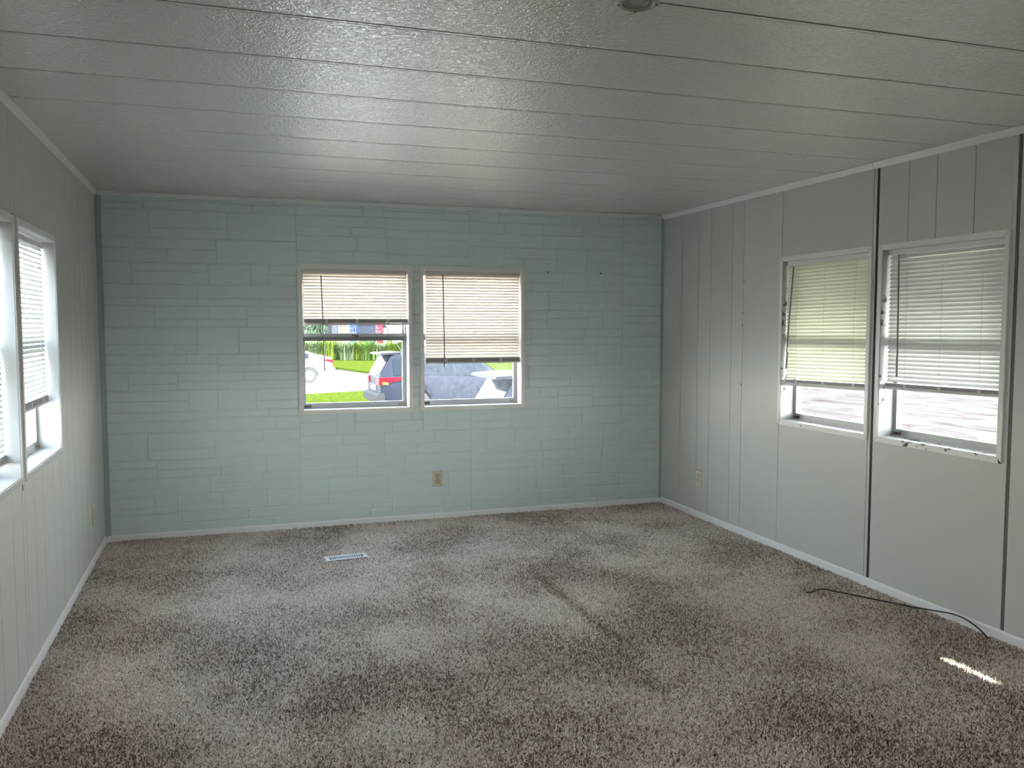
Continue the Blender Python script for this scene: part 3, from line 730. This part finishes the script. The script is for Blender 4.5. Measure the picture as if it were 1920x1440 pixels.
# ---- trees
bark = plain('bark', (0.10, 0.075, 0.055), 0.9)
def tree(label, loc, hgt, rad, seed, m, n_=2600):
    root = empty('tree', loc); tag(root, label, 'tree')
    rd = random.Random(seed)
    MB().tube([(0, 0, 0), (.05, .02, hgt * .3), (-.05, .1, hgt * .62)], [.17, .12, .05], 8).obj('trunk', bark, root, 50)
    mb = MB(); cs = [(rd.uniform(-.6, .6) * rad, rd.uniform(-.6, .6) * rad, hgt * rd.uniform(.30, .85), rad * rd.uniform(.35, .6)) for _ in range(13)]
    for _ in range(n_):
        c = rd.choice(cs); v = Vector((rd.gauss(0, 1), rd.gauss(0, 1), rd.gauss(0, 1))).normalized() * c[3] * rd.uniform(.75, 1.05)
        p = Vector(c[:3]) + v; a = Vector((rd.gauss(0, 1), rd.gauss(0, 1), rd.gauss(0, 1))).normalized(); b2 = a.cross(v.normalized() + Vector((.01, .02, 0))).normalized(); s = rd.uniform(.10, .22)
        mb.add([p - a * s, p + b2 * s * .5, p + a * s, p - b2 * s * .5], [(0, 1, 2, 3)])
    tag(mb.obj('foliage', m, root), kind='stuff')
tg = plain('tree_leaf_grey_green', (0.040, 0.055, 0.034), 0.8, spec=0, var=.3, vscale=2)
tg2 = plain('tree_leaf_blue_green', (0.036, 0.055, 0.045), 0.8, spec=0, var=.3, vscale=2)
tree('grey green tree far behind the white car, at the left edge of the window', (6.6, 72.5, GZ), 9.5, 2.2, 1, tg)
tree('low bushy tree standing left of the brick house', (7.9, 68.0, GZ), 3.6, 1.1, 2, tg, 1500)
tree('blue green tree behind the dark SUV, left edge of the right blue wall window', (19.3, 66.0, GZ), 8.5, 2.0, 3, tg2)
tree('distant dark green tree behind the white van', (19.6, 99.0, GZ), 6.8, 2.6, 4, tg)

# ---- far brick house with a window
brick = plain('far_brick', (0.07, 0.040, 0.032), 0.85, var=.15, vscale=8)
hs = empty('brick_house', (11.0, 80.5, GZ)); tag(hs, 'distant brown brick house with a white window beyond the far lawn', 'building')
MB().box(-2.3, 2.1, 0, 6, 0, 3.4).obj('wall', brick, hs)
mb = MB(); mb.prism([(-.4, 3.4), (3, 5.0), (6.4, 3.4)], -2.7, 2.5, lambda p, q, t: (t, p, q)); mb.obj('roof', plain('far_roof', (.06, .055, .052), .8, spec=0), hs)
mb = MB(); ring(mb, -.95, .45, 1.15, 2.65, .10, .10, .1, .1, -.08, .02); fr = mb.obj('window', plain('far_white_frame', (.07, .07, .07), .6), hs)
MB().box(-.85, -.25, -.03, -.01, 1.25, 2.55).obj('pane', plain('far_pane', (.012, .015, .02), .3, spec=.1), fr)
MB().box(-.15, .35, -.03, -.01, 1.25, 2.55).obj('pane', plain('far_pane_light', (.035, .042, .05), .3, spec=.1), fr)
# dark-roofed shed
sh = empty('dark_shed', (16.36, 88.0, GZ)); sh.scale = (1.087, 1.087, 1.087); tag(sh, 'dark slate coloured shed between the blue and the red banner', 'building')
MB().box(-1.9, .6, 0, 4, 0, 2.2).obj('wall', plain('slate_wall', (.024, .027, .038), .8, spec=0, var=.3, vscale=5), sh)
mb = MB(); mb.prism([(-2.0, 2.2), (-1.9, 3.6), (-.6, 3.6), (1.2, 2.0), (1.1, 1.9), (.6, 2.2)], -.05, 4.1, lambda p, q, t: (p, t, q)); mb.obj('roof', plain('slate_roof', (.026, .029, .04), .8, spec=0), sh)
mb = MB(); mb.prism([(-.65, 3.68), (-.5, 3.72), (1.35, 1.95), (1.2, 1.9)], -.12, -.06, lambda p, q, t: (p, t, q)); mb.obj('rake_board', plain('pale_yellow_board', (.08, .07, .035), .6), sh)

# ---- two feather banners with lettering
def banner(label, loc, m, text, wd):
    root = empty('feather_banner', loc, math.radians(-10)); tag(root, label, 'banner', 'feather banners by the street')
    MB().tube([(-wd / 2 - .03, 0, 0), (-wd / 2 - .03, 0, 4.2)], .02, 6).obj('pole', plain('banner_pole', (.2, .2, .2), .4), root)
    mb = MB(); vs = []; fs = []
    for k in range(9):
        z_ = .7 + k * .4; y_ = .03 * math.sin(k * .9)
        vs += [(-wd / 2, y_, z_), (0, y_ + .02, z_), (wd / 2, y_ - .01, z_)]
    for k in range(8):
        for q in range(2): fs.append((3 * k + q, 3 * k + q + 1, 3 * k + q + 4, 3 * k + q + 3))
    mb.add(vs, fs); cl_ = mb.obj('cloth', m, root)
    cu = bpy.data.curves.new('lettering', 'FONT'); cu.body = text; cu.size = wd * 1.05; cu.extrude = .002; cu.align_x = 'CENTER'; cu.align_y = 'CENTER'
    tmp = bpy.data.objects.new('tmp_text', cu); COL.objects.link(tmp)
    dg = bpy.context.evaluated_depsgraph_get(); me_ = bpy.data.meshes.new_from_object(tmp.evaluated_get(dg)); bpy.data.objects.remove(tmp)
    me_.materials.clear(); me_.materials.append(plain('banner_white', (.09, .09, .09), .8, spec=0))
    o = link('lettering', me_, cl_, (0.0, -.06, 1.95)); o.rotation_euler = (math.radians(90), math.radians(-90), 0)
banner('blue feather banner with white ES letters left of the shed', (11.55, 71.2, GZ), plain('blue_cloth', (.018, .036, .13), .8, spec=0), 'ES', .70)
banner('red feather banner with white RS letters right of the shed', (13.78, 70.4, GZ), plain('red_cloth', (.13, .016, .026), .8, spec=0), 'RS', .58)

# ---- white van front far right
def far_van(loc):
    root = empty('white_van', loc, math.radians(-8)); tag(root, 'small distant white van facing the camera right of the red banner', 'vehicle')
    wm = plain('van_white', (.30, .30, .31), .3); 
    mb = MB(); mb.prism([(0, .35), (0, .95), (.25, 1.05), (.75, 1.72), (1.2, 1.85), (4.4, 1.85), (4.5, .35)], -.85, .85, lambda p, q, t: (t * (1 - .12 * max(0, q - 1.0)), p, q)); mb.obj('body', wm, root)
    mb = MB(); mb.add([(-.72, .29, 1.12), (.72, .29, 1.12), (.64, .70, 1.66), (-.64, .70, 1.66), (-.72, .25, 1.12), (.72, .25, 1.12), (.64, .66, 1.68), (-.64, .66, 1.68)], [(4, 5, 6, 7), (0, 1, 5, 4), (1, 2, 6, 5), (2, 3, 7, 6), (3, 0, 4, 7)]); mb.obj('windshield', plain('van_glass', (.06, .065, .075), .2), root)
    for x in (-.72, .72):
        for y in (.75, 3.6): MB().lathe([(0, -.1), (.33, -.1), (.33, .1), (0, .1)], 16, 'x', (x, y, .33)).obj('wheel', plain('van_tyre', (.02, .02, .02), .8), root)
    for x in (-.62, .62): MB().box(x - .14, x + .14, -.03, .02, .72, .88).obj('headlight', plain('van_lamp', (.3, .3, .3), .2), root)
    MB().box(-.45, .45, -.03, .02, .62, .84).obj('grille', MAT['latch'], root)
far_van((14.95, 67.2, GZ + .75))

# ------------------------------------------------------------------ cars
def lerp(tab, x):
    if x <= tab[0][0]: return tab[0][1]
    for (a, va), (b_, vb) in zip(tab[:-1], tab[1:]):
        if x <= b_: return va + (vb - va) * (x - a) / (b_ - a)
    return tab[-1][1]
def car(name, label, cat, loc, rz, sp):
    """x from the tail (0) to the nose, y to the left of travel, z up"""
    root = empty(name, loc, rz); tag(root, label, cat)
    L_ = sp['len']; body, tyre, rim = sp['paint'], sp['tyre'], sp['rim']
    xs = sorted(set([round(i * L_ / 64, 3) for i in range(65)] + [x for x, _ in sp['top']] + [x for x, _ in sp['belt']]))
    def arch(x):
        z = lerp(sp['low'], x)
        for ax in sp['axles']:
            d_ = abs(x - ax); R = sp['arch']
            if d_ < R: z = max(z, sp['wr'] + math.sqrt(R * R - d_ * d_))
        return z
    def st(x):
        wb, wt_, z0, z1, z2 = lerp(sp['wb'], x), lerp(sp['wt'], x), arch(x), lerp(sp['belt'], x), lerp(sp['top'], x)
        z2 = max(z2, z1 + .012)
        return wb, min(wt_, wb * .97), z0, z1, z2
    vs = []; rings = 0
    for x in xs:
        wb, wt_, z0, z1, z2 = st(x); k = z1 - z0
        side = [(wb * .5, max(lerp(sp['low'], x), z0 - .1)), (wb * .96, z0), (wb * 1.0, z0 + k * .3), (wb * 1.005, z0 + k * .62), (wb * .985, z1 - .06), (wb * .955, z1), (wt_, z2 - .035), (wt_ * .9, z2 - .008), (wt_ * .5, z2 + .006)]
        rg = [(y, z) for y, z in side] + [(-y, z) for y, z in side[::-1]]
        rings = len(rg); vs += [(x, y, z) for y, z in rg]
    fs = []
    for i in range(len(xs) - 1):
        for k in range(rings): fs.append((i * rings + k, i * rings + (k + 1) % rings, (i + 1) * rings + (k + 1) % rings, (i + 1) * rings + k))
    fs += [tuple(range(rings)), tuple(range((len(xs) - 1) * rings, len(xs) * rings))[::-1]]
    mb = MB(); mb.add(vs, fs); mb.obj('body', body, root, 32)
    # side windows
    for (xa, xb) in sp['sidewin']:
        for sgn in (1, -1):
            mb = MB(); v2 = []; xx = [xa + (xb - xa) * i / 8 for i in range(9)]
            for x in xx:
                wb, wt_, z0, z1, z2 = st(x); yb, yt, zb, zt = wb * .955, wt_, z1, z2 - .035
                for t in (.05, .5, .86): v2.append((x, sgn * (yb + (yt - yb) * t + .010), zb + (zt - zb) * t))
            mb.add(v2, [(3 * i + q, 3 * i + q + 1, 3 * i + q + 4, 3 * i + q + 3) for i in range(8) for q in range(2)]); mb.obj('side_window', sp['glass'], root)
    # windscreen and rear window follow the sloping top
    for nm, (xa, xb) in (('rear_window', sp['rearwin']), ('windshield', sp['windscreen'])):
        mb = MB(); v2 = []
        for i in range(7):
            x = xa + (xb - xa) * i / 6; wb, wt_, z0, z1, z2 = st(x); dz = (lerp(sp['top'], x + .02) - lerp(sp['top'], x - .02)) / .04
            nx, nz = -dz / math.hypot(dz, 1), 1 / math.hypot(dz, 1)
            for y in (-.88, -.45, 0, .45, .88): v2.append((x + nx * .018, y * wt_, z2 + nz * .018 + (.006 if abs(y) < .5 else -.006)))
        mb.add(v2, [(5 * i + q, 5 * i + q + 1, 5 * i + q + 6, 5 * i + q + 5) for i in range(6) for q in range(4)]); mb.obj(nm, sp['glass'], root, 60)
    # wheels with spoked covers
    for ax in sp['axles']:
        for sgn in (1, -1):
            y = sgn * (lerp(sp['wb'], ax) - .10); r_ = sp['wr']
            mb = MB(); mb.lathe([(r_ * .62, -.10), (r_ * .95, -.10), (r_, -.07), (r_, .07), (r_ * .95, .10), (r_ * .62, .10)], 32, 'y', (ax, y, r_), close=True); wo = mb.obj('tyre', tyre, root, 40)
            mb = MB(); mb.lathe([(0, sgn * .075), (r_ * .30, sgn * .085), (r_ * .60, sgn * .098), (r_ * .66, sgn * .09), (r_ * .66, sgn * -.05), (0, sgn * -.05)], 32, 'y', (ax, y, r_)); mb.obj('wheel_cover', rim, wo, 40)
            mb = MB()
            for k in range(10):
                g = k * .6283 + .3; mb.lathe([(0, sgn * .101), (.024, sgn * .101), (.024, sgn * .08)], 8, 'y', (ax + r_ * .50 * math.cos(g), y, r_ + r_ * .50 * math.sin(g)))
            mb.obj('cover_holes', MAT['latch'], wo)
    sp['extra'](root, st)
    return root

tyre = plain('tyre_rubber', (.014, .014, .015), .75)
rimw = plain('silver_wheel_cover', (.32, .32, .33), .3, .3)
cglass = plain('tinted_car_glass', (.010, .013, .018), .12, spec=.10)
redl = plain('red_lamp_lens', (.42, .004, .008), .4, spec=.03)
amber = plain('amber_lamp_lens', (.50, .14, .02), .2)
plate = plain('blank_plate', (.20, .20, .20), .5)
grit = plain('grey_lower_cladding', (.03, .03, .032), .7, spec=.03)
def lamp_side(root, st, sgn, xa, xb, za, zb, zt, m, name):
    mb = MB(); v2 = []
    for i in range(7):
        t = i / 6; x = xa + (xb - xa) * t; wb = st(max(x, 0))[0]; hh = (1 - t) ** .6
        z0, z1 = za + (zt - za) * t ** .5 * .9, zb + (zt + .05 - zb) * t ** .5 * .9
        v2 += [(x, sgn * (wb * 1.0 + .012), z0), (x, sgn * (wb * .985 + .022), (z0 + z1) / 2), (x, sgn * (wb * .965 + .016), z1)]
    mb.add(v2, [(3 * i + q, 3 * i + q + 1, 3 * i + q + 4, 3 * i + q + 3) for i in range(6) for q in range(2)])
    return mb.obj(name, m, root, 60)

def suv_extra(root, st):
    for s in (1, -1):
        lo = lamp_side(root, st, s, -.03, .62, .84, 1.04, 1.01, redl, 'tail_light')
        wb = st(0)[0]
        mb = MB(); mb.box(-.035, .0, s * wb * .62, s * (wb * .99 + .01), .87, 1.03); mb.obj('lamp_face', redl, lo)
        mb = MB(); mb.box(.04, .24, s * (st(.1)[0] + .014), s * (st(.1)[0] + .026), .872, .935); mb.obj('indicator', amber, lo)
        MB().tube([(1.0, s * .60, 1.70), (1.1, s * .60, 1.73), (2.4, s * .60, 1.72), (2.5, s * .60, 1.68)], .018, 6).obj('roof_rail', MAT['latch'], root)
        mb = MB(); mb.prism([(2.98, 1.02), (3.02, 1.17), (3.16, 1.17), (3.20, 1.02)], s * .93, s * 1.12, lambda p, q, t: (p, t, q)); mb.obj('side_mirror', suv_paint, root)
    mb = MB(); mb.prism([(.02, 1.615), (.05, 1.655), (.60, 1.685), (.55, 1.62)], -.62, .62, lambda p, q, t: (p, t, q)); mb.obj('spoiler', suv_paint, root)
    MB().box(-.025, .0, -.26, .26, .70, .84).obj('license_plate', plate, root)
    mb = MB(); mb.prism([(-.10, .42), (-.11, .60), (-.02, .66), (.10, .66), (.10, .40)], -.84, .84, lambda p, q, t: (p, t, q)); mb.obj('rear_bumper', grit, root)
    MB().tube([(-.012, .10, 1.13), (.0, -.35, 1.10)], .010, 6).obj('rear_wiper', MAT['latch'], root)
    MB().tube([(.75, 0, 1.67), (.62, 0, 1.86)], [.012, .006], 6).obj('antenna', MAT['latch'], root)
def suv_spec(paint):
    return dict(len=4.57, paint=paint, tyre=tyre, rim=rimw, glass=cglass, axles=(.93, 3.59), wr=.35, arch=.42,
        low=[(0, .36), (.3, .24), (4.1, .24), (4.57, .34)], belt=[(0, 1.06), (.9, 1.09), (2.6, 1.02), (3.3, 1.0), (4.3, .84), (4.57, .66)],
        top=[(0, 1.08), (.30, 1.58), (.42, 1.635), (1.2, 1.675), (2.0, 1.665), (2.45, 1.61), (3.28, 1.06), (3.5, 1.03), (4.2, .93), (4.45, .84), (4.57, .68)],
        wb=[(0, .80), (.25, .88), (.8, .92), (3.6, .92), (4.2, .86), (4.57, .66)], wt=[(0, .70), (.3, .66), (1.2, .70), (2.4, .68), (3.28, .74), (3.6, .78), (4.57, .6)],
        sidewin=[(.34, .92), (.98, 1.92), (1.99, 2.86)], rearwin=(.035, .28), windscreen=(2.50, 3.24), extra=suv_extra)
suv_paint = plain('dark_grey_blue_car_paint', (.017, .019, .027), .5, spec=.03)
car('suv', 'dark grey SUV with a red tail light, seen tail first through both blue wall windows', 'car', (4.40, 16.52, GZ), math.radians(2.5), suv_spec(suv_paint))
car('suv', 'dark blue SUV parked nearest, its rear spoiler low in the right blue wall window', 'car', (4.27, 6.15, GZ), math.radians(0), suv_spec(suv_paint))

whitep = plain('white_car_paint', (.24, .24, .25), .22, spec=.5)
def sedan_extra(root, st):
    for s in (1, -1):
        lo = lamp_side(root, st, s, -.03, .36, .78, .95, .93, redl, 'tail_light')
        mb = MB(); mb.box(-.025, .0, s * st(0)[0] * .55, s * (st(0)[0] * .98), .80, .94); mb.obj('lamp_face', redl, lo)
        mb = MB(); mb.prism([(2.9, .92), (2.93, 1.04), (3.05, 1.04), (3.1, .92)], s * .88, s * 1.04, lambda p, q, t: (p, t, q)); mb.obj('side_mirror', whitep, root)
    mb = MB(); mb.prism([(-.09, .38), (-.11, .58), (-.03, .66), (.10, .66), (.10, .34)], -.80, .80, lambda p, q, t: (p, t, q)); mb.obj('rear_bumper', whitep, root)
    MB().box(-.115, -.10, -.26, .26, .44, .56).obj('license_plate', plate, root)
car('white_car', 'white sedan parked across the drive, only its tail and rear wheel showing', 'car', (4.90, 31.0, GZ), math.radians(180 + 2), dict(
    len=4.5, paint=whitep, tyre=tyre, rim=rimw, glass=cglass, axles=(.95, 3.55), wr=.315, arch=.37,
    low=[(0, .34), (.3, .20), (4.1, .2), (4.5, .3)], belt=[(0, .98), (.6, 1.0), (2.4, .95), (3.2, .92), (4.2, .76), (4.5, .6)],
    top=[(0, 1.02), (.25, 1.09), (.62, 1.15), (1.3, 1.38), (1.8, 1.45), (2.3, 1.43), (3.15, .98), (3.4, .95), (4.1, .84), (4.5, .62)],
    wb=[(0, .72), (.25, .83), (.8, .885), (3.6, .885), (4.2, .8), (4.5, .6)], wt=[(0, .62), (.6, .60), (1.4, .60), (2.3, .60), (3.15, .70), (4.5, .55)],
    sidewin=[(.95, 1.38), (1.45, 2.05), (2.12, 2.75)], rearwin=(.66, 1.26), windscreen=(2.35, 3.1), extra=sedan_extra))

# ---- assumed metal awning out of view, added to shade the two right windows
aw = empty('window_awning', (W + WT, -2.4, 1.95)); tag(aw, 'assumed metal awning added out of view to shade the right wall windows', 'awning')
mb = MB(); mb.add([(0, -1.15, 0), (0, 1.3, 0), (.85, 1.3, -.46), (.85, -1.15, -.46), (0, -1.15, .012), (0, 1.3, .012), (.85, 1.3, -.448), (.85, -1.15, -.448)], [(0, 1, 2, 3), (4, 7, 6, 5), (0, 4, 5, 1), (1, 5, 6, 2), (2, 6, 7, 3), (3, 7, 4, 0)])
mb.obj('sheet', plain('pale_green_awning', (.45, .50, .36), .5), aw)
for y in (-1.1, .1, 1.25): MB().tube([(0, y, -.75), (.83, y, -.465)], .009, 6).obj('strut', MAT['alu'], aw)
